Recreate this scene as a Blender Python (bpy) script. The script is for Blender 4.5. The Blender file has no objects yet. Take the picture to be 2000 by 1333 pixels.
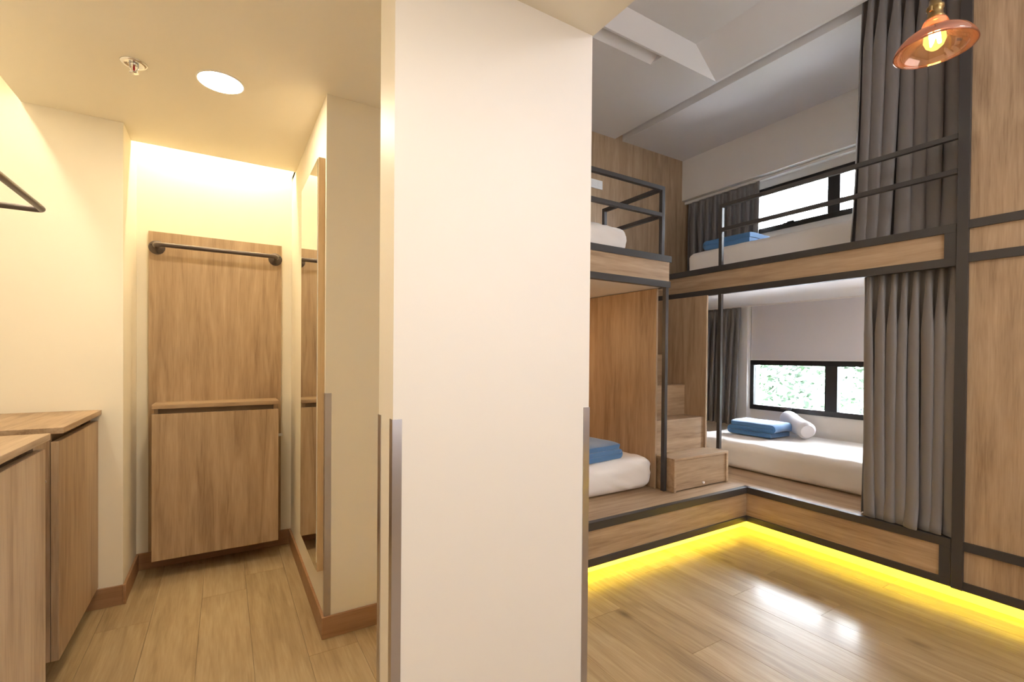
import bpy, bmesh, math, random
from mathutils import Vector, Matrix, noise
random.seed(7)
PI = math.pi
scn = bpy.context.scene
COL = scn.collection

# ------------------------------------------------------------------ camera
F, YAW, PIT, ROL, CY = 921.2, math.radians(31.4), math.radians(-.55), math.radians(.485), 704.5
fw = Vector((math.sin(YAW)*math.cos(PIT), math.cos(YAW)*math.cos(PIT), math.sin(PIT)))
rr = Vector((math.cos(YAW), -math.sin(YAW), 0)); uu = rr.cross(fw)
c_, s_ = math.cos(ROL), math.sin(ROL)
r2, u2 = c_*rr+s_*uu, -s_*rr+c_*uu
cam = bpy.data.objects.new('camera', bpy.data.cameras.new('camera'))
cam.matrix_world = Matrix(((r2.x, u2.x, -fw.x, 0), (r2.y, u2.y, -fw.y, 0), (r2.z, u2.z, -fw.z, 1.2), (0, 0, 0, 1)))
cam.data.sensor_width = 36; cam.data.lens = F/2000*36
cam.data.shift_y = (CY-666.5)/2000
cam.data.clip_start = .02
COL.objects.link(cam); scn.camera = cam

# ------------------------------------------------------------------ world, exposure
scn.view_settings.view_transform = 'Standard'; scn.view_settings.look = 'None'
scn.view_settings.exposure = 1.6; scn.view_settings.gamma = 1
scn.view_settings.use_curve_mapping = False
scn.cycles.use_denoising = True
scn.cycles.max_bounces = 10; scn.cycles.diffuse_bounces = 6; scn.cycles.glossy_bounces = 4
scn.cycles.transparent_max_bounces = 12; scn.cycles.sample_clamp_indirect = 6
w = bpy.data.worlds.new('world'); scn.world = w; w.use_nodes = True
wn = w.node_tree.nodes; wn['Background'].inputs[0].default_value = (.88, .90, 1, 1)
wn['Background'].inputs[1].default_value = 19.0

def light(name, kind, loc, energy, color, size=.2, rot=(0, 0, 0), sizey=None, spread=None):
    l = bpy.data.lights.new(name, kind); l.energy = energy; l.color = color
    if kind == 'AREA':
        l.size = size
        if sizey: l.shape = 'RECTANGLE'; l.size_y = sizey
        if spread: l.spread = spread
    elif kind in ('POINT', 'SPOT'): l.shadow_soft_size = size
    elif kind == 'SUN': l.angle = size
    o = bpy.data.objects.new(name, l); o.location = loc; o.rotation_euler = rot
    COL.objects.link(o); return o
light('rear_daylight_fill', 'AREA', (2.0, -1.5, 1.75), 9, (.92, .95, 1), 2.0, (PI/2, 0, 0), 2.2)  # added soft fill standing in for daylight; the rear wall has no window
light('sun', 'SUN', (8, -6, 12), 12.0, (1, .96, .88), .03, (math.radians(35), math.radians(-25), 0))

# ------------------------------------------------------------------ materials
def lin(r, g, b):
    f = lambda v: (v/255/12.92) if v/255 <= .04045 else ((v/255+.055)/1.055)**2.4
    return (f(r), f(g), f(b), 1)
def mat(name):
    m = bpy.data.materials.new(name); m.use_nodes = True
    n = m.node_tree.nodes; return m, n, m.node_tree.links, n['Principled BSDF']
def plain(name, col, rough=.5, metal=0, bump=0, scale=200, spec=.5):
    m, n, l, p = mat(name)
    p.inputs['Roughness'].default_value = rough; p.inputs['Metallic'].default_value = metal
    p.inputs['Specular IOR Level'].default_value = spec
    t = n.new('ShaderNodeTexCoord'); z = n.new('ShaderNodeTexNoise'); z.inputs['Scale'].default_value = 3
    l.new(t.outputs['Object'], z.inputs['Vector'])
    mx = n.new('ShaderNodeMix'); mx.data_type = 'RGBA'
    mx.inputs[6].default_value = tuple(c*.965 for c in col[:3])+(1,); mx.inputs[7].default_value = col
    l.new(z.outputs[0], mx.inputs[0]); l.new(mx.outputs[2], p.inputs['Base Color'])
    if bump:
        z2 = n.new('ShaderNodeTexNoise'); z2.inputs['Scale'].default_value = scale
        l.new(t.outputs['Object'], z2.inputs['Vector'])
        b = n.new('ShaderNodeBump'); b.inputs['Strength'].default_value = bump; b.inputs['Distance'].default_value = .001
        l.new(z2.outputs[0], b.inputs['Height']); l.new(b.outputs[0], p.inputs['Normal'])
    return m
def wood(name, axis, dark, mid, lite, rough=.45, knots=False, spec=.4, coat=0):
    m, n, l, p = mat(name)
    t = n.new('ShaderNodeTexCoord'); oi = n.new('ShaderNodeObjectInfo')
    ad = n.new('ShaderNodeVectorMath'); ad.operation = 'MULTIPLY_ADD'
    cmb = n.new('ShaderNodeCombineXYZ')
    for i in range(3): l.new(oi.outputs['Random'], cmb.inputs[i])
    l.new(cmb.outputs[0], ad.inputs[0]); ad.inputs[1].default_value = (7.3, 11.1, 5.7)
    l.new(t.outputs['Object'], ad.inputs[2])
    def nz(sl, sc, det, dist=0):
        mp = n.new('ShaderNodeMapping'); s = [sc, sc, sc]; s[axis] = sl
        mp.inputs['Scale'].default_value = s; l.new(ad.outputs[0], mp.inputs['Vector'])
        z = n.new('ShaderNodeTexNoise'); z.inputs['Scale'].default_value = 1; z.inputs['Detail'].default_value = det
        z.inputs['Distortion'].default_value = dist; l.new(mp.outputs[0], z.inputs['Vector']); return z
    a = nz(1.8, 24, 6, .9); b = nz(9, 170, 3); c = nz(.9, 5, 3, .4)
    m1 = n.new('ShaderNodeMath'); m1.operation = 'MULTIPLY_ADD'; l.new(a.outputs[0], m1.inputs[0]); m1.inputs[1].default_value = .50
    m2 = n.new('ShaderNodeMath'); m2.operation = 'MULTIPLY'; l.new(b.outputs[0], m2.inputs[0]); m2.inputs[1].default_value = .28
    l.new(m2.outputs[0], m1.inputs[2])
    m3 = n.new('ShaderNodeMath'); m3.operation = 'MULTIPLY_ADD'; l.new(c.outputs[0], m3.inputs[0]); m3.inputs[1].default_value = .35
    l.new(m1.outputs[0], m3.inputs[2])
    cr = n.new('ShaderNodeValToRGB'); e = cr.color_ramp.elements
    e[0].position = .39; e[0].color = dark; e[1].position = .74; e[1].color = lite
    k = e.new(.55); k.color = mid
    l.new(m3.outputs[0], cr.inputs[0]); out = cr.outputs[0]
    if knots:
        mp = n.new('ShaderNodeMapping'); s = [4.2, 4.2, 4.2]; s[axis] = 2.0; mp.inputs['Scale'].default_value = s
        l.new(ad.outputs[0], mp.inputs['Vector'])
        v = n.new('ShaderNodeTexVoronoi'); v.inputs['Scale'].default_value = 1; l.new(mp.outputs[0], v.inputs['Vector'])
        kr = n.new('ShaderNodeValToRGB'); kr.color_ramp.elements[0].position = .02; kr.color_ramp.elements[0].color = (.32, .27, .22, 1)
        kr.color_ramp.elements[1].position = .13; kr.color_ramp.elements[1].color = (1, 1, 1, 1)
        l.new(v.outputs[0], kr.inputs[0])
        mu = n.new('ShaderNodeMix'); mu.data_type = 'RGBA'; mu.blend_type = 'MULTIPLY'; mu.inputs[0].default_value = .85
        l.new(out, mu.inputs[6]); l.new(kr.outputs[0], mu.inputs[7]); out = mu.outputs[2]
        # plank to plank tone
        hv = n.new('ShaderNodeHueSaturation'); mr = n.new('ShaderNodeMapRange'); mr.inputs[3].default_value = .96; mr.inputs[4].default_value = 1.03
        l.new(oi.outputs['Random'], mr.inputs[0]); l.new(mr.outputs[0], hv.inputs['Value']); l.new(out, hv.inputs['Color']); out = hv.outputs[0]
    l.new(out, p.inputs['Base Color'])
    p.inputs['Roughness'].default_value = rough; p.inputs['Specular IOR Level'].default_value = spec
    if coat: p.inputs['Coat Weight'].default_value = coat; p.inputs['Coat Roughness'].default_value = .13
    bp = n.new('ShaderNodeBump'); bp.inputs['Strength'].default_value = .12; bp.inputs['Distance'].default_value = .001
    l.new(b.outputs[0], bp.inputs['Height']); l.new(bp.outputs[0], p.inputs['Normal'])
    return m
def emis(name, col, st):
    m = bpy.data.materials.new(name); m.use_nodes = True; n = m.node_tree.nodes; l = m.node_tree.links
    n.clear(); e = n.new('ShaderNodeEmission'); e.inputs[0].default_value = col; e.inputs[1].default_value = st
    o = n.new('ShaderNodeOutputMaterial'); l.new(e.outputs[0], o.inputs[0]); return m

OD, OM, OL = lin(134, 108, 81), lin(166, 140, 110), lin(187, 162, 132)
WV = wood('oak_vertical', 2, OD, OM, OL)
WX = wood('oak_along_x', 0, OD, OM, OL)
WY = wood('oak_along_y', 1, OD, OM, OL)
FLOOR = wood('oak_floor', 1, lin(138, 116, 84), lin(164, 141, 106), lin(184, 163, 128), rough=.36, knots=True, spec=.4, coat=.16)
BASEW = wood('baseboard_wood', 0, lin(132, 98, 68), lin(152, 116, 84), lin(166, 130, 98))
WHITE = plain('white_paint', lin(236, 232, 226), .55, bump=.15, scale=350)
CEILW = plain('ceiling_paint', lin(226, 223, 222), .7)
CREAM = plain('closet_paint', lin(238, 231, 214), .6, bump=.12, scale=350)
GLOSS = plain('lacquered_white', lin(246, 242, 236), .45, bump=.1, scale=260)
EDGE = wood('light_oak_edge', 2, lin(186, 156, 116), lin(206, 178, 138), lin(222, 196, 158))
STEEL = plain('dark_grey_steel', lin(56, 52, 50), .42, 0, spec=.5)
BRONZE = plain('dark_bronze_pipe', lin(86, 76, 72), .35, .5)
ALU = plain('brushed_aluminium', lin(196, 192, 196), .28, 1, bump=.1, scale=120)
CHROME = plain('chrome', lin(225, 225, 225), .12, 1)
BLACK = plain('black_frame', lin(22, 20, 22), .4)
SHEET = plain('white_cotton', lin(238, 233, 228), .8, bump=.25, scale=500)
PLASTIC = plain('white_plastic', lin(235, 235, 235), .35)
RED = plain('red_glass_bulb', lin(150, 20, 25), .15)
BRASS = plain('aged_brass', lin(150, 125, 80), .3, .9)
BLIND = plain('blind_fabric', lin(222, 219, 222), .85, bump=.1, scale=600)
BARK = plain('bark', lin(95, 80, 62), .9, bump=.6, scale=30)
GROUND = plain('pale_paving', lin(226, 224, 232), .9)
def fabric(name, c1, c2, rough=.85, scale=900, sheen=.2):
    m, n, l, p = mat(name)
    t = n.new('ShaderNodeTexCoord'); z = n.new('ShaderNodeTexNoise'); z.inputs['Scale'].default_value = scale
    l.new(t.outputs['Object'], z.inputs['Vector'])
    mx = n.new('ShaderNodeMix'); mx.data_type = 'RGBA'; mx.inputs[6].default_value = c1; mx.inputs[7].default_value = c2
    l.new(z.outputs[0], mx.inputs[0]); l.new(mx.outputs[2], p.inputs['Base Color'])
    p.inputs['Roughness'].default_value = rough; p.inputs['Sheen Weight'].default_value = sheen
    b = n.new('ShaderNodeBump'); b.inputs['Strength'].default_value = .3; b.inputs['Distance'].default_value = .001
    l.new(z.outputs[0], b.inputs['Height']); l.new(b.outputs[0], p.inputs['Normal']); return m
CURT = fabric('grey_curtain_cloth', lin(112, 109, 109), lin(127, 123, 122), .6, sheen=.3)
BLUE = fabric('blue_blanket', lin(52, 100, 152), lin(76, 128, 178), .9, 400, .5)
TOWEL = fabric('white_towel', lin(232, 232, 240), lin(245, 245, 250), .95, 300, .4)
def leafmat():
    m, n, l, p = mat('leaves'); oi = n.new('ShaderNodeTexCoord'); z = n.new('ShaderNodeTexNoise'); z.inputs['Scale'].default_value = 1.7
    z.inputs['Detail'].default_value = 6
    l.new(oi.outputs['Object'], z.inputs['Vector']); cr = n.new('ShaderNodeValToRGB')
    e = cr.color_ramp.elements; e[0].position = .40; e[0].color = lin(28, 46, 30); e[1].position = .66; e[1].color = lin(86, 112, 80)
    l.new(z.outputs[0], cr.inputs[0]); l.new(cr.outputs[0], p.inputs['Base Color']); p.inputs['Roughness'].default_value = .5
    p.inputs['Transmission Weight'].default_value = 0; p.inputs['Subsurface Weight'].default_value = 0
    return m
LEAF = leafmat()
def glassy(name, tint, gloss_col, fac, rough=.02):
    m = bpy.data.materials.new(name); m.use_nodes = True; n = m.node_tree.nodes; l = m.node_tree.links; n.clear()
    tr = n.new('ShaderNodeBsdfTransparent'); tr.inputs[0].default_value = tint
    gl = n.new('ShaderNodeBsdfGlossy'); gl.inputs[0].default_value = gloss_col; gl.inputs['Roughness'].default_value = rough
    fr = n.new('ShaderNodeFresnel'); fr.inputs[0].default_value = 1.45
    ma = n.new('ShaderNodeMath'); ma.operation = 'ADD'; ma.use_clamp = True; ma.inputs[1].default_value = fac
    l.new(fr.outputs[0], ma.inputs[0])
    mx = n.new('ShaderNodeMixShader'); l.new(ma.outputs[0], mx.inputs[0]); l.new(tr.outputs[0], mx.inputs[1]); l.new(gl.outputs[0], mx.inputs[2])
    o = n.new('ShaderNodeOutputMaterial'); l.new(mx.outputs[0], o.inputs[0]); return m
GLASS = glassy('window_glass', (.96, .99, .98, 1), (.9, .9, .9, 1), 0)
AMBER = glassy('amber_lustre_glass', lin(240, 208, 196), lin(255, 228, 214), .16, .06)
BULBG = emis('glowing_bulb_glass', (1, .62, .14, 1), 1.0)
_n = BULBG.node_tree.nodes; _l = BULBG.node_tree.links; _e = _n['Emission']; _o = _n['Material Output']
_t = _n.new('ShaderNodeBsdfTransparent'); _t.inputs[0].default_value = (1, .9, .7, 1); _m = _n.new('ShaderNodeMixShader'); _m.inputs[0].default_value = .42
_l.new(_t.outputs[0], _m.inputs[1]); _l.new(_e.outputs[0], _m.inputs[2]); _l.new(_m.outputs[0], _o.inputs[0])
_n = AMBER.node_tree.nodes; _l = AMBER.node_tree.links
_o = [q for q in _n if q.type == 'OUTPUT_MATERIAL'][0]; _s = _o.inputs[0].links[0].from_socket
_d = _n.new('ShaderNodeBsdfTranslucent'); _d.inputs[0].default_value = (.9, .74, .68, 1); _d2 = _n.new('ShaderNodeBsdfDiffuse'); _d2.inputs[0].default_value = (.9, .76, .7, 1)
_a = _n.new('ShaderNodeMixShader'); _a.inputs[0].default_value = .6; _l.new(_d.outputs[0], _a.inputs[1]); _l.new(_d2.outputs[0], _a.inputs[2])
_m = _n.new('ShaderNodeMixShader'); _m.inputs[0].default_value = .03; _l.new(_s, _m.inputs[1]); _l.new(_a.outputs[0], _m.inputs[2]); _l.new(_m.outputs[0], _o.inputs[0])
MIRROR = plain('mirror_silver', lin(236, 238, 234), .01, 1)
WARM = (1, .83, .51, 1)
E_COVE = emis('cove_led', WARM, 95)
E_DOWN = emis('downlight_led', (1, .83, .60, 1), 55)
E_DOWN3 = emis('entry_fill_led', (1, .85, .62, 1), 34)
E_DOWN2 = emis('partition_fill_led', (1, .95, .89, 1), 34)
E_YEL = emis('yellow_led', (1, .72, .03, 1), 34)
E_COVE2 = emis('side_cove_led', (1, .88, .66, 1), 38)
E_ROOM = emis('fill_globe_glow', (.97, .96, 1, 1), 11)
E_FIL = emis('bulb_filament', (1, .62, .22, 1), 120)

# ------------------------------------------------------------------ mesh helper
class MB:
    def __init__(s): s.v = []; s.f = []; s.sm = []
    def add(s, vs, fs, smooth=False):
        k = len(s.v); s.v += [tuple(v) for v in vs]; s.f += [tuple(i+k for i in f) for f in fs]; s.sm += [smooth]*len(fs); return s
    def box(s, x0, x1, y0, y1, z0, z1):
        if x0 > x1: x0, x1 = x1, x0
        if y0 > y1: y0, y1 = y1, y0
        if z0 > z1: z0, z1 = z1, z0
        return s.add([(x0, y0, z0), (x1, y0, z0), (x1, y1, z0), (x0, y1, z0), (x0, y0, z1), (x1, y0, z1), (x1, y1, z1), (x0, y1, z1)],
                     [(0, 3, 2, 1), (4, 5, 6, 7), (0, 1, 5, 4), (1, 2, 6, 5), (2, 3, 7, 6), (3, 0, 4, 7)])
    def tube(s, pts, r, n=14, caps=True):
        pts = [Vector(p) for p in pts]; vs = []; fs = []
        rs = r if isinstance(r, (list, tuple)) else [r]*len(pts)
        t0 = (pts[1]-pts[0]).normalized(); up = Vector((0, 0, 1)) if abs(t0.z) < .9 else Vector((1, 0, 0))
        a = t0.cross(up).normalized()
        for i, p in enumerate(pts):
            t = (pts[min(i+1, len(pts)-1)]-pts[max(i-1, 0)]).normalized()
            a = (a-t*a.dot(t)).normalized(); b = t.cross(a)
            for k in range(n):
                q = 2*PI*k/n; vs.append(p+a*math.cos(q)*rs[i]+b*math.sin(q)*rs[i])
        for i in range(len(pts)-1):
            for k in range(n):
                k2 = (k+1) % n; fs.append((i*n+k, i*n+k2, (i+1)*n+k2, (i+1)*n+k))
        s.add(vs, fs, True)
        if caps:
            m = len(vs); s.add(vs[:n], [tuple(range(n))[::-1]]); s.add(vs[-n:], [tuple(range(n))])
        return s
    def lathe(s, prof, c, n=48, axis='z', cap=False):
        vs = []; fs = []; c = Vector(c)
        for (r, h) in prof:
            for k in range(n):
                q = 2*PI*k/n
                d = {'z': Vector((r*math.cos(q), r*math.sin(q), h)), 'y': Vector((r*math.cos(q), h, r*math.sin(q))), 'x': Vector((h, r*math.cos(q), r*math.sin(q)))}[axis]
                vs.append(c+d)
        for i in range(len(prof)-1):
            for k in range(n):
                k2 = (k+1) % n; fs.append((i*n+k, i*n+k2, (i+1)*n+k2, (i+1)*n+k))
        if cap: fs.append(tuple(range(n))[::-1]); fs.append(tuple((len(prof)-1)*n+k for k in range(n)))
        return s.add(vs, fs, True)
    def grid(s, fn, nu, nv, smooth=True):
        vs = [fn(i/nu, j/nv) for j in range(nv+1) for i in range(nu+1)]
        return s.add(vs, [(j*(nu+1)+i, j*(nu+1)+i+1, (j+1)*(nu+1)+i+1, (j+1)*(nu+1)+i) for j in range(nv) for i in range(nu)], smooth)
def wloc(p):
    v = Vector((0, 0, 0))
    while p: v += p.location; p = p.parent
    return v
def obj(name, mb, m, parent=None, loc=None, bevel=0, solid=0, label=None, subd=0, fix=False):
    L = wloc(parent) if parent else Vector(loc if loc is not None else (0, 0, 0))
    me = bpy.data.meshes.new(name)
    me.from_pydata([(v[0]-L.x, v[1]-L.y, v[2]-L.z) for v in mb.v], [], mb.f)
    me.polygons.foreach_set('use_smooth', mb.sm); me.materials.append(m); me.update()
    if fix:
        bm = bmesh.new(); bm.from_mesh(me); bmesh.ops.recalc_face_normals(bm, faces=bm.faces); bm.to_mesh(me); bm.free()
    o = bpy.data.objects.new(name, me); COL.objects.link(o)
    if parent: o.parent = parent
    else: o.location = L
    if bevel:
        b = o.modifiers.new('bevel', 'BEVEL'); b.width = bevel; b.segments = 2; b.limit_method = 'ANGLE'
    if solid:
        b = o.modifiers.new('solid', 'SOLIDIFY'); b.thickness = solid; b.offset = 0
    if subd:
        b = o.modifiers.new('sub', 'SUBSURF'); b.levels = subd; b.render_levels = subd
    if label: o['label'] = label
    return o
def tag(o, label, cat, group=None):
    o['label'] = label; o['category'] = cat
    if group: o['group'] = group
    return o
def thing(name, loc, label, cat, group=None):
    o = bpy.data.objects.new(name, None); o.empty_display_size = .05; COL.objects.link(o); o.location = loc
    return tag(o, label, cat, group)
def struct(name, mb, m, parent=None, **k):
    o = obj(name, mb, m, parent, **k)
    if not parent: o['kind'] = 'structure'
    return o
def bx(*a): return MB().box(*a)

# ------------------------------------------------------------------ key dimensions
HC, HR = 2.29, 3.32            # ceiling of the low zone, of the dormitory
XP, YP, PH = 3.06, 1.91, .315  # platform fronts and height
XW, YW = 4.40, 3.42            # window wall, back wall
YN = .845                      # near end of window bunk

# ------------------------------------------------------------------ floor
fl = struct('floor', bx(-1.0, 4.5, -1.7, 3.5, -.08, -.009), BASEW)
pw, pl = .19, 1.22; k = 0
x = -.85
while x < 3.3:
    y = -1.6-random.random()*1.0
    while y < 3.4:
        y0, y1 = max(y, -1.6), min(y+pl, 3.42)
        vis = x < .5 or y0 < 2.1
        if y1-y0 > .05 and vis:
            obj('plank', bx(x+.0004, x+pw-.0004, y0+.0005, y1-.0005, -.009, 0), FLOOR, fl, bevel=.0006)
        y += pl
    x += pw

# ------------------------------------------------------------------ walls
struct('wall_left', bx(-.925, -.825, -1.6, 2.88, 0, 2.6), CREAM)
struct('wall_closet_left', bx(-.925, -.41, 2.88, 3.40, 0, 2.6), CREAM)
struct('wall_closet_back', bx(-.41, .364, 3.28, 3.40, 0, 2.6), CREAM)
struct('wall_mirror', bx(.364, .48, 2.10, 3.40, 0, 2.6), CREAM)
struct('wall_passage', bx(.48, 1.07, 2.10, 2.19, 0, 2.6), CREAM)
struct('wall_partition', bx(.385, 1.065, 1.238, 1.372, 0, 2.29), GLOSS)
struct('wall_rear', bx(-.925, 4.5, -1.7, -1.6, 0, 3.9), WHITE)
struct('wall_back', bx(.48, 4.5, YW, YW+.1, 0, 3.9), WV)
struct('wall_bulkhead', bx(1.0, 1.068, -1.6, 2.19, 2.36, 3.9), WHITE)
struct('wall_above_closet', bx(.40, 1.068, 2.19, 3.42, 2.6, 3.9), WHITE)
struct('wall_behind_bunk', bx(.98, 1.068, 2.19, 3.42, 0, 2.6), WV)
# window wall with two openings
wy0, wy1, wl0, wl1, wu0, wu1 = 1.28, 2.72, .705, 1.178, 2.395, 2.815
ww = MB()
ww.box(XW, XW+.14, -1.7, wy0, 0, 3.9).box(XW, XW+.14, wy1, 3.52, 0, 3.9)
ww.box(XW, XW+.14, wy0, wy1, 0, wl0).box(XW, XW+.14, wy0, wy1, wl1, wu0).box(XW, XW+.14, wy0, wy1, wu1, 3.9)
struct('wall_window', ww, WHITE)
struct('wall_pier', bx(4.335, XW, 2.72, YW, PH, 2.89), WHITE)
struct('wall_soffit', bx(4.225, XW, -1.6, YW, 2.89, 3.34), WHITE)

# ------------------------------------------------------------------ ceilings
cl = MB().box(-.757, 1.068, -1.6, 3.10, HC, HC+.025).box(.364, 1.068, 3.10, 3.28, HC, HC+.025)
struct('ceiling_low', cl, CREAM)
struct('ceiling_cove', bx(-.925, 1.068, -1.6, 3.42, 2.6, 2.66), CREAM)
cz = MB()
cz.box(3.34, 4.23, -1.6, YW, HR, HR+.12)                       # window side slab
cz.box(3.215, 3.24, -1.6, 2.30, HR, HR+.10)                    # lip along the groove
cz.box(1.068, 3.24, 2.42, YW, HR, HR+.12).box(2.63, 3.24, 2.315, 2.42, HR, HR+.12)
cz.add([(1.068, 2.315, HR+.05), (2.63, 2.315, HR+.05), (2.63, 2.42, HR), (1.068, 2.42, HR)], [(0, 1, 2, 3)])
cz.box(1.068, 3.24, 2.30, 2.315, HR, HR+.10)
cz.box(3.24, 3.34, -1.6, YW, HR+.11, HR+.13)
X0, X1, Y0, Y1, dx, dy, hz = 1.068, 3.215, -1.55, 2.30, .37, .10, .10   # coffer with sloped sides
ix0, ix1, iy0, iy1 = X0+dx, X1-dx, Y0+.1, Y1-dy
o8 = [(X0, Y0, HR), (X1, Y0, HR), (X1, Y1, HR), (X0, Y1, HR), (ix0, iy0, HR+hz), (ix1, iy0, HR+hz), (ix1, iy1, HR+hz), (ix0, iy1, HR+hz)]
cz.add(o8, [(0, 4, 5, 1), (1, 5, 6, 2), (2, 6, 7, 3), (3, 7, 4, 0), (4, 7, 6, 5)])
struct('ceiling', cz, CEILW)
struct('ceiling_slab', bx(-.925, 4.54, -1.7, 3.52, 3.9, 3.98), WHITE)

# ------------------------------------------------------------------ baseboards
bh = .092
struct('baseboard_right', bx(.352, .364, 2.10, 3.28, 0, bh), BASEW, bevel=.002)
struct('baseboard_passage', bx(.352, 1.07, 2.088, 2.10, 0, bh), BASEW, bevel=.002)
struct('baseboard_back', bx(-.41, .352, 3.268, 3.28, 0, bh), BASEW, bevel=.002)
struct('baseboard_closet', bx(-.41, -.398, 2.868, 3.268, 0, bh), BASEW, bevel=.002)
struct('baseboard_left', bx(-.825, -.41, 2.868, 2.88, 0, bh), BASEW, bevel=.002)

# ------------------------------------------------------------------ metal corner guards
def guard(x, y, sx, sy, z0, z1, label, wv=.024):
    t = .0022; m = MB()
    m.box(x, x+sx*wv, y-sy*t*(1), y, z0, z1); m.box(x-sx*t, x, y-sy*t, y+sy*wv, z0, z1)
    tag(obj('corner_guard', m, ALU, loc=(x, y, z0)), label, 'corner guard')
guard(.385, 1.238, 1, 1, 0, 1.027, 'brushed metal corner guard on the near left corner of the white partition')
guard(.385, 1.372, 1, -1, 0, 1.027, 'thin metal corner guard on the far left edge of the white partition end')
guard(1.065, 1.238, -1, 1, 0, 1.027, 'metal corner guard on the right corner of the white partition, beside the dormitory')
guard(.364, 2.10, 1, 1, bh, 1.036, 'metal corner guard on the wall corner beside the tall mirror')

# ------------------------------------------------------------------ downlights, coves, sprinkler
def downlight(x, y, z, r, label, em):
    t = thing('downlight', (x, y, z), label, 'ceiling light')
    obj('trim_ring', MB().lathe([(r*.97, -.001), (r*.98, -.004), (r*1.03, -.004), (r*1.06, -.001), (r*1.06, .0)], (x, y, z)), WHITE, t)
    obj('diffuser', MB().lathe([(.0005, -.0035), (r*.5, -.0035), (r*.98, -.0025)], (x, y, z)), em, t)
downlight(-.014, 2.24, HC, .080, 'round recessed downlight glowing warm white in the closet ceiling', E_DOWN)
downlight(.50, .30, HC, .080, 'added fill downlight, out of view, in the low ceiling before the partition', E_DOWN2)  # out-of-view lamp added to brighten the partition front
downlight(-.22, .50, HC, .080, 'added fill downlight, out of view, in the low ceiling near the entrance', E_DOWN3)  # extra unseen lamp added to lighten the passage wall
t = thing('fill_globe', (2.0, -.7, 2.75), 'added white fill globe hanging unseen in the dormitory behind the viewer', 'lamp')  # unseen globe added behind the camera to brighten the dormitory ceiling
obj('globe', MB().lathe([(max(.0005, .15*math.sin(PI*q/16)), -.15*math.cos(PI*q/16)) for q in range(17)], (2.0, -.7, 2.75), 32), E_ROOM, t)
obj('cord', MB().tube([(2.0, -.7, 2.90), (2.0, -.7, HR+hz)], .004, 8), STEEL, t)
obj('ceiling_rose', MB().lathe([(.0005, -.03), (.05, -.025), (.06, 0)], (2.0, -.7, HR+hz), 24), BRASS, t)
t = thing('led_strip_light', (-.02, 3.17, 2.50), 'warm white light strip hidden in the cove above the rear closet wall', 'light strip')
obj('diffuser', MB().tube([(-.39, 3.17, 2.50), (.34, 3.17, 2.50)], .008, 8), E_COVE, t)
obj('channel', bx(-.39, .34, 3.155, 3.185, 2.508, 2.52), ALU, t)
obj('bracket', bx(-.03, .0, 3.165, 3.175, 2.52, 2.60), ALU, t)
t = thing('led_strip_light', (-.80, 1.5, 2.42), 'warm white light strip hidden in the cove above the left closet wall', 'light strip')
obj('diffuser', MB().tube([(-.785, .3, 2.35), (-.785, 2.74, 2.35)], .006, 8), E_COVE2, t)
obj('channel', bx(-.80, -.77, .3, 2.76, 2.357, 2.367), ALU, t)
obj('bracket', bx(-.79, -.78, 1.4, 1.44, 2.367, 2.60), ALU, t)
sx, sy = -.292, 2.27
t = thing('fire_sprinkler', (sx, sy, HC), 'chrome fire sprinkler with a red bulb on the closet ceiling', 'sprinkler')
obj('escutcheon', MB().lathe([(.012, -.003), (.018, -.002), (.028, -.005), (.036, -.006), (.041, -.003), (.042, 0)], (sx, sy, HC)), CHROME, t, solid=.001)
obj('frame', MB().tube([(sx-.012, sy, HC), (sx-.013, sy, HC-.018), (sx-.004, sy, HC-.032), (sx, sy, HC-.034)], .0022, 8)
    .tube([(sx+.012, sy, HC), (sx+.013, sy, HC-.018), (sx+.004, sy, HC-.032), (sx, sy, HC-.034)], .0022, 8)
    .lathe([(.011, 0), (.011, -.008), (.007, -.010), (.0005, -.010)], (sx, sy, HC), 20), CHROME, t)
obj('bulb', MB().lathe([(.0005, -.010), (.003, -.011), (.0036, -.02), (.003, -.029), (.0005, -.031)], (sx, sy, HC), 14), RED, t)
obj('deflector', MB().lathe([(.0005, -.034), (.014, -.034), (.0145, -.036), (.0005, -.0365)], (sx, sy, HC), 12), CHROME, t)

# ------------------------------------------------------------------ closet: rear panel, rails, cabinets, mirror
tag(obj('wall_panel', bx(-.355, .303, 3.25, 3.28, .10, 1.87), WV, loc=(0, 3.265, .10), bevel=.0015),
    'tall oak backing panel on the rear closet wall behind the hanging rail', 'panel')
t = thing('hanging_rail', (-.02, 3.25, 1.78), 'dark metal hanging rail with round flanges on the tall oak panel', 'clothes rail')
def arc(c, r, a0, a1, u, v, n=7):
    c, u, v = Vector(c), Vector(u), Vector(v)
    return [c+u*math.cos(a0+(a1-a0)*i/n)*r+v*math.sin(a0+(a1-a0)*i/n)*r for i in range(n+1)]
ry, rz, xl, xr = 3.15, 1.782, -.318, .268
pts = [(xl, 3.245, rz)] + arc((xl+.03, ry+.03, rz), .03, PI, 1.5*PI, (1, 0, 0), (0, 1, 0)) + arc((xr-.03, ry+.03, rz), .03, 1.5*PI, 2*PI, (1, 0, 0), (0, 1, 0)) + [(xr, 3.245, rz)]
obj('rail', MB().tube(pts, .0125, 16), BRONZE, t)
for fx in (xl, xr):
    f = obj('flange', MB().lathe([(.0005, -.03), (.019, -.03), (.021, -.008), (.036, -.007), (.038, -.004), (.038, 0)], (fx, 3.25, rz), 32, 'y'), BRONZE, t)
    for q in (.6, 2.7, 4.8):
        obj('screw', MB().lathe([(.0005, -.0095), (.003, -.009), (.004, -.007)], (fx+.029*math.cos(q), 3.25, rz+.029*math.sin(q)), 10, 'y'), STEEL, f)

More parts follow.
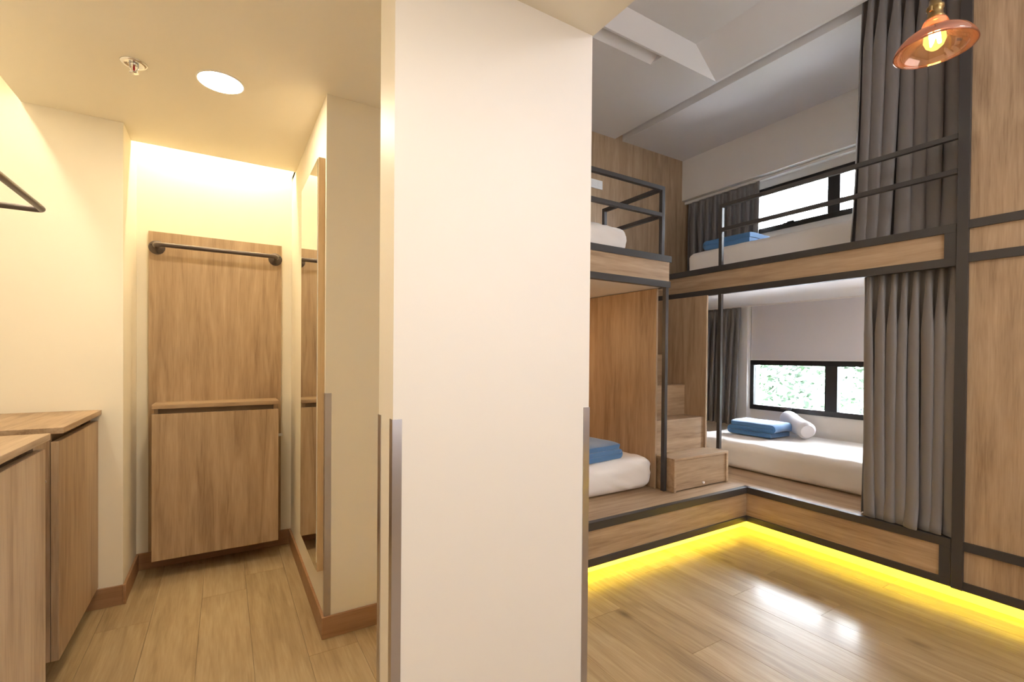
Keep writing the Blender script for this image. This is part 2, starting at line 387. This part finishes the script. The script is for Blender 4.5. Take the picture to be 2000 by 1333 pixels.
def cabinet(loc, label, x0, x1, y0, y1, z0, z1, face, extra=None):
    """wall hung cabinet; face '+x' or '-y' is the front"""
    t = thing('wall_cabinet', loc, label, 'cabinet')
    b = .02; g = .028
    if face == '+x':
        fx = x1-.022
        obj('countertop', bx(x0, x1+.012, y0, y1, z1-.022, z1), WY, t, bevel=.0015)
        obj('side_panel', bx(x0, fx-.002, y0+.004, y0+.024, z0, z1-.022), WV, t, bevel=.001)
        obj('side_panel', bx(x0, fx-.002, y1-.024, y1-.004, z0, z1-.022), WV, t, bevel=.001)
        obj('base_panel', bx(x0, fx-.002, y0+.024, y1-.024, z0, z0+b), WY, t)
        obj('back_panel', bx(x0, x0+.01, y0+.024, y1-.024, z0+b, z1-.022), WV, t)
        obj('grip_recess', bx(fx-.05, fx-.035, y0+.024, y1-.024, z1-.10, z1-.022), WY, t)
        d = obj('door', bx(fx, x1, y0+.002, y1-.002, z0, z1-.022-g), WV, t, bevel=.0015)
    else:
        fy = y0+.022
        obj('countertop', bx(x0, x1, y0-.006, y1, z1-.022, z1), WX, t, bevel=.0015)
        obj('side_panel', bx(x0+.006, x0+.026, fy+.002, y1, z0, z1-.022), WV, t, bevel=.001)
        obj('side_panel', bx(x1-.026, x1-.006, fy+.002, y1, z0, z1-.022), WV, t, bevel=.001)
        obj('base_panel', bx(x0+.026, x1-.026, fy+.002, y1, z0, z0+b), WX, t)
        obj('back_panel', bx(x0+.026, x1-.026, y1-.01, y1, z0+b, z1-.022), WV, t)
        obj('grip_recess', bx(x0+.026, x1-.026, fy+.035, fy+.05, z1-.10, z1-.022), WX, t)
        d = obj('door', bx(x0, x1, y0, fy, z0, z1-.022-g), WV, t, bevel=.0015)
    return t
cabinet((-.02, 3.16, .105), 'oak wall cabinet floating below the hanging rail on the rear closet wall', -.322, .274, 3.07, 3.25, .105, .928, '-y')
c2 = cabinet((-.66, 2.57, .10), 'oak floating cabinet against the left closet corner, with a small round lock on its side', -.825, -.500, 2.262, 2.878, .10, .932, '+x')
obj('lock', MB().lathe([(.0005, -.012), (.005, -.0115), (.0085, -.009), (.009, -.002), (.012, 0)], (-.545, 2.266, .742), 20, 'y'), CHROME, c2, label='round chrome lock')
cabinet((-.66, 1.6, .10), 'nearest oak floating cabinet at the left edge, in front of the other left cabinet', -.825, -.500, 1.30, 2.118, .10, .932, '+x')
# small white catch beside the rear cabinet
tag(obj('cable_clip', MB().box(.278, .312, 3.243, 3.25, .69, .706).box(.286, .302, 3.236, 3.243, .692, .704), PLASTIC, loc=(.295, 3.25, .69), bevel=.001),
    'small white plastic catch on the oak panel right of the rear cabinet', 'catch')
# left hanging rail
t = thing('hanging_rail', (-.825, 1.8, 1.70), 'dark pipe clothes rail bracketed off the left closet wall above the cabinets', 'clothes rail')
lx, ly, lz = -.545, 2.285, 1.700
pts = [(-.82, 1.15, lz), (lx-.02, 1.15, lz)] + arc((lx-.02, 1.17, lz), .02, 1.5*PI, 2*PI, (1, 0, 0), (0, 1, 0), 4) + arc((lx-.02, ly-.02, lz), .02, 0, .5*PI, (1, 0, 0), (0, 1, 0), 5) + [(-.82, ly, lz)]
obj('rail', MB().tube(pts, .0105, 16), BRONZE, t)
for yy in (1.15, ly):
    obj('flange', MB().lathe([(.0005, .03), (.017, .03), (.019, .008), (.034, .006), (.035, 0)], (-.825, yy, lz), 28, 'x'), BRONZE, t)
# mirror
t = thing('wall_mirror_panel', (.35, 2.37, .277), 'tall frameless mirror on an oak backing board on the right closet wall', 'mirror')
obj('backing_board', bx(.3375, .364, 2.125, 2.615, .277, 2.03), EDGE, t, bevel=.001)
obj('mirror_glass', bx(.334, .3375, 2.130, 2.610, .282, 2.025), MIRROR, t)

# ------------------------------------------------------------------ platform
t = thing('bed_platform', (2.6, 2.6, 0), 'L shaped raised oak platform with dark steel edging and yellow light under it', 'platform')
obj('deck_board', bx(XP, XW-.003, YN, YW-.003, PH-.03, PH-.002), WY, t)
obj('deck_board', bx(1.07, XP, YP, YW-.003, PH-.03, PH-.002), WX, t)
sz = .0
obj('steel_edge', MB().box(XP-.004, XP+.03, YN, YP+.03, PH-.042, PH).box(1.07, XP+.03, YP-.004, YP+.03, PH-.042, PH), STEEL, t, bevel=.001)
obj('steel_edge', MB().box(XP-.004, XP+.03, YN, YP+.03, .08, .118).box(1.07, XP+.03, YP-.004, YP+.03, .08, .118), STEEL, t, bevel=.001)
obj('steel_edge', bx(XP-.004, XP+.03, YN, YN+.045, .118, PH-.042), STEEL, t)
obj('fascia_panel', bx(XP+.006, XP+.028, YN+.045, YP+.006, .118, PH-.042), WY, t)
obj('fascia_panel', bx(1.07, XP+.028, YP+.006, YP+.028, .118, PH-.042), WX, t)
obj('plinth', MB().box(XP+.09, XP+.11, YN, YW-.003, 0, PH-.03).box(1.07, XP+.11, YP+.09, YP+.11, 0, PH-.03), WHITE, t)
t = thing('led_strip_light', (XP+.045, 1.4, .12), 'yellow light strip under the platform along the window bunk and wardrobe', 'light strip')
obj('diffuser', bx(XP+.036, XP+.050, -1.4, YP+.05, .116, .121), E_YEL, t)
obj('channel', bx(XP+.033, XP+.053, -1.4, YP+.05, .121, .127), ALU, t)
t = thing('led_strip_light', (2.1, YP+.045, .12), 'yellow light strip under the platform along the left bunk', 'light strip')
obj('diffuser', bx(1.08, XP+.030, YP+.036, YP+.050, .116, .121), E_YEL, t)
obj('channel', bx(1.08, XP+.030, YP+.033, YP+.053, .121, .127), ALU, t)

# ------------------------------------------------------------------ wardrobe / partition wall on the right
t = thing('wardrobe', (3.5, -.3, 0), 'full height oak wardrobe wall framed by dark steel strips right of the bunk', 'wardrobe')
ye = -1.6
for (a, b_) in ((.118, .272), (.314, 1.672), (1.714, 1.835), (1.875, HR)):
    obj('front_panel', bx(XP+.012, XP+.032, ye, YN-.045, a, b_), WV, t)
for (a, b_) in ((.078, .118), (.272, .314), (1.672, 1.714), (1.835, 1.875)):
    obj('steel_strip', bx(XP-.002, XP+.032, ye, YN-.042, a, b_), STEEL, t)
obj('post', bx(XP-.008, XP+.04, YN-.045, YN-.002, .078, HR), STEEL, t, bevel=.001)
obj('side_panel', bx(XP+.112, XW-.003, YN-.04, YN-.012, .3, 2.88), WV, t)
obj('plinth', bx(XP+.09, XP+.11, ye, YN-.0, 0, .118), WHITE, t)

# ------------------------------------------------------------------ window bunk
t = thing('bunk_bed', (3.7, 2.1, PH), 'window side upper bunk with oak fascia, dark steel edging and two guard rails', 'bunk bed')
bz0, bz1 = 1.66, 1.868
obj('steel_edge', bx(XP-.004, XP+.03, YN, YW, bz1-.042, bz1), STEEL, t, bevel=.001)
obj('steel_edge', bx(XP-.004, XP+.03, YN, YW, bz0, bz0+.042), STEEL, t, bevel=.001)
obj('steel_edge', bx(XP-.004, XP+.03, YN, YN+.045, bz0+.042, bz1-.042), STEEL, t)
obj('fascia_panel', bx(XP+.006, XP+.028, YN+.045, YW, bz0+.042, bz1-.042), WY, t)
obj('deck', bx(XP+.03, XW, YN-.01, YW, 1.70, 1.858), WHITE, t)
obj('guard_rail', bx(XP-.004, XP+.021, YN, 2.145, 2.283, 2.308), STEEL, t, bevel=.001)
obj('guard_rail', bx(XP-.004, XP+.021, YN, 2.122, 2.112, 2.137), STEEL, t, bevel=.001)
obj('post', bx(XP-.004, XP+.021, 2.122, 2.147, bz1, 2.283), STEEL, t, bevel=.001)
obj('post', bx(XP-.003, XP+.022, 2.122, 2.147, .54, bz0), STEEL, t, bevel=.001)

# ------------------------------------------------------------------ left bunk
YB = 2.125; BX = 2.512
t = thing('bunk_bed', (1.8, 2.7, PH), 'left bunk beside the partition, with oak fascia, steel post and corner guard rail', 'bunk bed')
obj('steel_edge', bx(1.07, BX+.012, YB-.006, YB+.03, bz1-.042, bz1), STEEL, t, bevel=.001)
obj('steel_edge', MB().box(1.07, BX+.004, YB-.006, YB+.03, bz0, bz0+.04).box(BX-.022, BX+.004, YB+.03, YW, bz0, bz0+.04), STEEL, t, bevel=.001)
obj('steel_edge', bx(BX-.022, BX+.012, YB+.03, YW, bz1-.042, bz1), STEEL, t)
obj('fascia_panel', bx(1.07, BX-.004, YB, YB+.022, bz0+.04, bz1-.042), WX, t)
obj('fascia_panel', bx(BX-.016, BX-.001, YB+.03, YW, bz0+.04, bz1-.042), WY, t)
obj('deck', bx(1.07, BX-.022, YB+.03, YW, 1.665, 1.858), WHITE, t)
px0 = 2.434; rw = .026
obj('guard_rail', bx(1.07, px0+rw, YB, YB+rw, 2.290, 2.316), STEEL, t, bevel=.001)
obj('guard_rail', bx(1.07, px0, YB, YB+rw, 2.116, 2.142), STEEL, t, bevel=.001)
obj('guard_rail', bx(px0, px0+rw, YB+rw, 2.70, 2.290, 2.316), STEEL, t, bevel=.001)
obj('guard_rail', bx(px0, px0+rw, YB+rw, 2.674, 2.116, 2.142), STEEL, t, bevel=.001)
obj('post', bx(px0, px0+rw, YB, YB+rw, bz1, 2.290), STEEL, t, bevel=.001)
obj('post', bx(px0, px0+rw, 2.674, 2.70, bz1, 2.290), STEEL, t, bevel=.001)
obj('post', bx(2.474, 2.500, YB-.004, YB+.024, PH, bz0), STEEL, t, bevel=.001)
obj('end_panel', bx(2.474, 2.490, 2.198, YW, PH, bz0), WV, t, bevel=.001)

# ------------------------------------------------------------------ staircase
t = thing('staircase', (2.78, 2.6, PH), 'oak staircase with drawer steps rising between the two bunks', 'stairs')
sx0, sx1 = 2.512, 3.05
s = thing_body = obj('first_step', MB().box(2.503, 2.523, 2.060, 2.233, PH, .5195).box(3.052, 3.072, 2.060, 2.233, PH, .5195).box(2.503, 3.072, 2.060, 2.235, .520, .535).box(2.5235, 3.0515, 2.22, 2.233, PH, .5195), WX, t, bevel=.001)
dr = obj('drawer', bx(2.525, 3.050, 2.068, 2.088, PH+.006, .517), WX, t, bevel=.001)
obj('knob', MB().lathe([(.0005, -.014), (.006, -.0135), (.009, -.010), (.006, -.005), (.005, 0)], (2.80, 2.068, .345), 20, 'y'), PLASTIC, dr)
tops = [.762, .990, 1.22, 1.45, 1.68]
zb = .535
for i, zt in enumerate(tops):
    y0 = 2.235+.172*i
    obj('riser', bx(2.497, 3.03, y0, y0+.016, zb, zt-.016), WX, t, bevel=.001)
    obj('tread', bx(2.497, 3.03, y0-.002, y0+.172 if i < 4 else YW-.003, zt-.016, zt), WX, t, bevel=.001)
    zb = zt
obj('side_panel', bx(3.032, 3.050, 2.222, YW-.003, .535, 1.66), WV, t, bevel=.001)
obj('side_panel', bx(2.492, 2.497, 2.222, YW-.003, PH, 1.655), WV, t)

# ------------------------------------------------------------------ mattresses
def rbox(x0, x1, y0, y1, z0, z1, r, nx, ny, nz, wr=.006, seed=0, crease=None):
    """rounded, slightly wrinkled box as a closed grid"""
    C = Vector(((x0+x1)/2, (y0+y1)/2, (z0+z1)/2)); H = Vector(((x1-x0)/2, (y1-y0)/2, (z1-z0)/2))
    bm = bmesh.new(); bmesh.ops.create_cube(bm, size=2)
    for ax, n_ in ((0, nx), (1, ny), (2, nz)):
        for k in range(1, n_):
            co = Vector((0, 0, 0)); co[ax] = -1+2*k/n_; no = Vector((0, 0, 0)); no[ax] = 1
            bmesh.ops.bisect_plane(bm, geom=bm.verts[:]+bm.edges[:]+bm.faces[:], plane_co=co, plane_no=no)
    vs = []
    bm.verts.index_update()
    for v in bm.verts:
        p = Vector((v.co.x*H.x, v.co.y*H.y, v.co.z*H.z))
        q = Vector([max(-(H[i]-r), min(H[i]-r, p[i])) for i in range(3)])
        d = p-q
        if d.length > 1e-6: p = q+d.normalized()*r; nrm = d.normalized()
        else: nrm = d
        wp = C+p
        if v.co.z > -.99:
            a = noise.noise(Vector((wp.x*5+seed, wp.y*5, wp.z*9)))*wr
            ss = wp.x*.8+wp.y*.6+wp.z*2.2
            a += max(0, noise.noise(Vector((ss*14+seed, (wp.x-wp.y)*2.2, 3))))*wr*1.6
            wp += nrm*a
            if wp.z < z0: wp.z = z0
        vs.append(wp)
    fs = [[v.index for v in f.verts] for f in bm.faces]; bm.free()
    return MB().add(vs, fs, True)
def mattress(loc, label, *a, **k):
    tag(obj('mattress', rbox(*a, **k), SHEET, loc=loc), label, 'mattress')
mattress((3.9, 1.8, PH), 'white sheeted mattress on the lower window bunk', 3.475, 4.36, .87, 2.76, PH+.001, .527, .05, 26, 56, 8, wr=.007)
mattress((3.9, 1.8, 1.86), 'white mattress on the upper window bunk behind the rails', 3.49, 4.36, .87, 2.77, 1.86, 2.118, .06, 22, 44, 8, wr=.005, seed=3)
mattress((1.8, 2.8, PH), 'white sheeted mattress on the lower left bunk beside the partition', 1.10, 2.466, 2.198, 3.10, PH+.001, .532, .075, 44, 30, 10, wr=.010, seed=9)
mattress((1.7, 2.8, 1.86), 'white mattress end on the upper left bunk behind the guard rail', 1.10, 2.22, 2.20, 3.10, 1.86, 2.03, .06, 30, 20, 8, wr=.010, seed=5)

# ------------------------------------------------------------------ blankets and towel
def folded(name, label, loc, c, ang, L, W, h, layers, mat_, group=None, seed=0, flap=0):
    """cloth folded into a flat pack: serpentine profile in (u,z), extruded along w"""
    t_ = h/layers; th = t_*.86; prof = []
    u0, u1 = -L/2+t_/2, L/2-t_/2
    for i in range(layers):
        z = t_*(i+.5); a, b = (u0, u1) if i % 2 == 0 else (u1, u0)
        if i == layers-1 and flap: b = b*(1-flap)
        for k in range(13): prof.append((a+(b-a)*k/12, z))
        if i < layers-1:
            s = 1 if b > 0 else -1
            for k in range(1, 8):
                q = -PI/2+PI*k/8; prof.append((b+s*math.cos(q)*t_/2, z+t_/2+math.sin(q)*t_/2))
    ca, sa = math.cos(ang), math.sin(ang); n = len(prof)-1; C = Vector(c)
    def fn(a, b):
        i = int(round(a*n)); u, z = prof[i]; wv = (b-.5)*W
        e = noise.noise(Vector((u*9+seed, wv*9, z*12)))*.006
        z2 = z+e*.7*(z/h); u2_ = u+e*(1 if abs(u) > L*.4 else 0)
        wv *= 1+.03*noise.noise(Vector((seed, z*60, 1)))
        droop = -.12*h*(abs(wv)/(W/2))**4*(z/h)
        return C+Vector((ca*u2_-sa*wv, sa*u2_+ca*wv, z2+droop+th*.08))
    o = obj(name, MB().grid(fn, n, 22), mat_, loc=loc, solid=th)
    b = o.modifiers.new('bevel', 'BEVEL'); b.width = th*.3; b.segments = 3; b.limit_method = 'ANGLE'; b.angle_limit = math.radians(50)
    return tag(o, label, 'blanket', group)
folded('folded_blanket', 'folded blue blanket on the lower window bunk under the roll', (4.03, 2.36, .53), (3.985, 2.375, .533), PI/2, .40, .28, .125, 3, BLUE, seed=1)
folded('folded_blanket', 'folded blue blanket on the upper window bunk behind the rails', (3.66, 2.38, 2.12), (3.72, 2.42, 2.121), PI/2+.05, .42, .34, .088, 2, BLUE, seed=2)
folded('folded_blanket', 'folded blue blanket on the lower left bunk, nearest the front edge', (2.05, 2.40, .53), (2.02, 2.42, .533), .10, .38, .36, .105, 3, BLUE, seed=3)
folded('folded_blanket', 'darker folded blue blanket half hidden by the partition on the lower left bunk', (1.9, 2.72, .53), (1.93, 2.78, .533), .2, .36, .24, .12, 2, BLUE, seed=4)
def roll():
    p0, p1 = Vector((4.322, 2.325, .662)), Vector((4.055, 2.015, .602)); ax = (p1-p0).normalized()
    n = 18; pts, rs = [], []
    for i in range(n+1):
        k = i/n; e = min(k, 1-k); pts.append(p0.lerp(p1, k)+Vector((0, 0, .004*math.sin(k*9)))); rs.append(.070*min(1, .72+.28*math.sqrt(min(1, e/.06)))+.0012*math.sin(k*14))
    m = MB().tube(pts, rs, 24)
    tag(obj('rolled_towel', m, TOWEL, loc=p0), 'rolled white towel leaning on the blue blanket of the lower window bunk', 'towel')
roll()

# ------------------------------------------------------------------ curtains
def curtain(label, xc, ya, yb, z0, z1, folds, amp, seed, tight=.35, flare=1.25, nz=44, nu=None, tip=0, ycb=None, group=None):
    nu = nu or folds*22
    def fn(a, b):
        z = z1+(z0-z1)*b
        yy0 = ya+(ycb[0]-ya)*b if ycb else ya; yy1 = yb+(ycb[1]-yb)*b if ycb else yb
        ph = 2*PI*folds*a+.9*noise.noise(Vector((a*4.1, seed, b*.9)))*2
        am = amp*(tight+(1-tight)*min(1, b*4.0))*(1+(flare-1)*b)*(1+.35*noise.noise(Vector((a*folds*.9, seed+5, b*1.1))))
        x_ = xc+am*math.sin(ph)+.012*noise.noise(Vector((a*6, b*3, seed+9)))*b
        y_ = yy0+(yy1-yy0)*a+am*.42*math.sin(2*ph+.6)*min(1, .3+b*3)
        if b > .9: x_ += .03*(b-.9)/.1*noise.noise(Vector((a*14, seed+2, b*6)))
        return Vector((x_, y_, z))
    r = thing('curtain', (xc, (ya+yb)/2, z0), label, 'curtain', group)
    obj('cloth', MB().grid(fn, nu, nz), CURT, r, solid=.0025)
    return r
c = curtain('long grey curtain gathered beside the post at the lower window bunk', 3.130, 1.262, .850, PH+.004, 1.688, 8, .046, 1.3, ycb=(1.235, .850))
obj('curtain_track', bx(3.118, 3.138, .85, 1.26, 1.688, 1.70), STEEL, c)
c = curtain('tall grey curtain hanging from the ceiling slot at the upper window bunk', 3.275, 1.345, .90, 1.862, HR+.09, 7, .058, 4.1, ycb=(1.385, .90))
obj('curtain_track', bx(3.275, 3.300, .86, YW, HR+.09, HR+.11), WHITE, c, label='white ceiling track')
c = curtain('grey window curtain drawn aside at the far end of the lower window bunk', 4.285, 3.36, 2.76, .545, 1.69, 9, .026, 7.7, ycb=(3.36, 2.79))
obj('curtain_track', bx(4.275, 4.295, 1.0, YW, 1.69, 1.70), WHITE, c, label='white track')
c = curtain('grey window curtain bunched at the far end of the upper window bunk', 4.285, 3.38, 2.585, 2.0, 2.86, 9, .030, 9.2)
obj('curtain_track', bx(4.270, 4.295, 1.0, YW, 2.86, 2.885), WHITE, c, label='white track')

# ------------------------------------------------------------------ windows
def window(n_, z0, z1, hand):
    f = .045; X0_, X1_ = XW-.012, XW+.05
    m = MB().box(X0_, X1_, wy0, wy1, z1-f, z1).box(X0_, X1_, wy0, wy1, z0, z0+f).box(X0_, X1_, wy0, wy0+f, z0+f, z1-f).box(X0_, X1_, wy1-.035, wy1, z0+f, z1-f)
    o = struct('window_%d' % n_, m, BLACK, bevel=.002)
    obj('mullion', bx(X0_-.002, X1_, 1.952, 2.048, z0+f, z1-f), BLACK, o, bevel=.002)
    for (a, b) in ((wy0+f, 1.952), (2.048, wy1-.035)):
        obj('pane', bx(XW+.018, XW+.024, a, b, z0+f, z1-f), GLASS, o)
        yc = (a+b)/2
        h_ = obj('handle', MB().box(X0_-.014, X0_, yc-.05, yc+.05, z0+.028, z0+.046).box(X0_-.026, X0_-.012, yc-.055, yc+.01, z0+.034, z0+.05), hand, o, bevel=.002)
window(1, wl0, wl1, plain('satin_handle', lin(120, 118, 122), .3, .8))
window(2, wu0, wu1, BLACK)
t = thing('roller_blind', (XW-.01, 2.0, 1.18), 'pale grey roller blind filling the wall above the lower window', 'blind')
obj('blind_cloth', bx(XW-.012, XW-.010, wy0, 2.712, 1.185, 1.70), BLIND, t)
obj('hem_bar', bx(XW-.016, XW-.006, wy0, 2.712, 1.179, 1.190), PLASTIC, t)

# socket
t = thing('wall_socket', (3.01, YW, 2.79), 'white double wall socket on the oak wall above the upper left bunk', 'socket')
obj('faceplate', bx(2.935, 3.078, YW-.009, YW, 2.793, 2.875), PLASTIC, t, bevel=.002)
for xx in (2.97, 3.04):
    obj('outlet', bx(xx-.022, xx+.022, YW-.012, YW-.009, 2.812, 2.856), PLASTIC, t, bevel=.002)

# ------------------------------------------------------------------ pendant lamp
lx, ly, lz = 2.08, .64, 2.265
t = thing('pendant_lamp', (lx, ly, lz), 'pendant lamp with amber glass dish shade and glowing filament bulb', 'lamp')
prof = [(.110, 0), (.1095, .006), (.104, .020), (.092, .036), (.074, .050), (.055, .060), (.042, .066), (.036, .074), (.035, .086), (.030, .098), (.022, .104)]
obj('lamp_shade', MB().lathe(prof, (lx, ly, lz), 64), AMBER, t, solid=.002)
obj('rim', MB().lathe([(.110+.0022*math.cos(a*PI/4), .0022*math.sin(a*PI/4)) for a in range(9)], (lx, ly, lz), 64), AMBER, t)
obj('socket', MB().lathe([(.0005, .096), (.020, .096), (.024, .100), (.025, .110), (.021, .114), (.021, .135), (.024, .138), (.024, .146), (.017, .152), (.016, .170), (.010, .176), (.0005, .178)], (lx, ly, lz), 32), BRASS, t)
obj('switch_key', MB().tube([(lx-.02, ly, lz+.125), (lx-.036, ly, lz+.125)], .003, 8).tube([(lx-.036, ly, lz+.117), (lx-.036, ly, lz+.133)], .005, 8), BRASS, t)
obj('cord', MB().tube([(lx, ly, lz+.176), (lx, ly, HR+hz-.02)], .003, 8), STEEL, t)
obj('ceiling_rose', MB().lathe([(.0005, -.025), (.02, -.024), (.045, -.008), (.05, 0)], (lx, ly, HR+hz), 32), BRASS, t)
b_ = obj('bulb', MB().lathe([(.0005, .0), (.012, .003), (.024, .014), (.031, .032), (.029, .052), (.018, .074), (.013, .090), (.013, .098)], (lx, ly, lz-.002), 32), BULBG, t)
fp = [(lx+.013*math.cos(q*PI/3), ly+.013*math.sin(q*PI/3), lz+(.022 if q % 2 else .068)) for q in range(7)]
obj('filament', MB().tube(fp, .0055, 8), E_FIL, b_)

# warm fill light added inside the lower left bunk, hidden by the partition
t = thing('bunk_fill_light', (1.5, 3.38, 1.35), 'added warm fill light inside the lower left bunk behind the partition', 'lamp')
obj('fill_light_base', bx(1.46, 1.54, YW-.02, YW, 1.30, 1.40), PLASTIC, t, bevel=.003)
obj('fill_light_bulb', MB().lathe([(.0005, -.08), (.03, -.07), (.035, -.04), (.02, -.02)], (1.5, YW, 1.35), 24, 'y'), emis('warm_fill_glow', (1, .62, .30, 1), 75), t)

t = thing('bunk_fill_light', (3.9, .87, 1.45), 'added white fill light inside the lower window bunk hidden behind the long curtain', 'lamp')  # hidden fill added to brighten the inside of the window bunk
obj('fill_light_base', bx(3.86, 3.94, YN-.010, YN+.01, 1.42, 1.52), PLASTIC, t, bevel=.003)
obj('fill_light_bulb', MB().lathe([(.0005, .08), (.03, .07), (.035, .04), (.02, .012)], (3.9, YN+.005, 1.47), 24, 'y'), emis('cool_fill_glow', (.97, .95, 1, 1), 48), t)

# ------------------------------------------------------------------ outside
struct('ground', bx(4.6, 40, -20, 25, -6.1, -6), GROUND)
struct('bounce_canopy', bx(4.56, 7.2, -3.5, 8.5, -.55, -.40), GROUND)  # unseen pale slab added below the windows to bounce daylight into the bunk
def tree(x, y, z, r, h, seed, label):
    rnd = random.Random(seed)
    t = thing('tree', (x, y, -6), label, 'tree', 'trees outside the windows')
    obj('trunk', MB().tube([(x, y, -6), (x+.1, y, -3), (x, y+.1, z)], [.28, .2, .12], 10), BARK, t)
    vs, fs = [], []
    for i in range(7000):
        d = Vector((rnd.gauss(0, 1), rnd.gauss(0, 1), rnd.gauss(0, 1))).normalized()
        rad = (.55+.45*rnd.random()**.4)*(1+.28*noise.noise(d*2.2+Vector((seed, 0, 0))))
        p = Vector((x+d.x*r*rad, y+d.y*r*rad, z+d.z*h*rad))
        a = Vector((rnd.uniform(-1, 1), rnd.uniform(-1, 1), rnd.uniform(-.6, .6))).normalized(); b = a.cross(d+Vector((.01, 0, .3))).normalized()
        s = .07+.07*rnd.random(); k = len(vs)
        vs += [p-a*s, p+b*s*.5, p+a*s, p-b*s*.5]; fs.append((k, k+1, k+2, k+3))
    o = obj('foliage', MB().add(vs, fs), LEAF, t); o['kind'] = 'stuff'
TL = ['leafy tree with the palest crown, seen in the left pane of the lower window', 'leafy tree at the far left outside the lower bunk window',
      'tall leafy tree standing behind the others outside the windows', 'leafy tree seen in the right pane of the lower window', 'leafy tree hidden beyond the far window curtains']
for i, (x, y, z, r, h) in enumerate([(10.2, 4.2, -.3, 2.1, 2.2), (10.4, 9.2, -.2, 2.1, 2.2), (15.2, 6.9, .3, 2.5, 2.5), (12.0, -1.0, 0, 2.3, 2.2), (16.0, 12.9, 0, 2.5, 2.5)]):
    tree(x, y, z, r, h, i+1, TL[i])
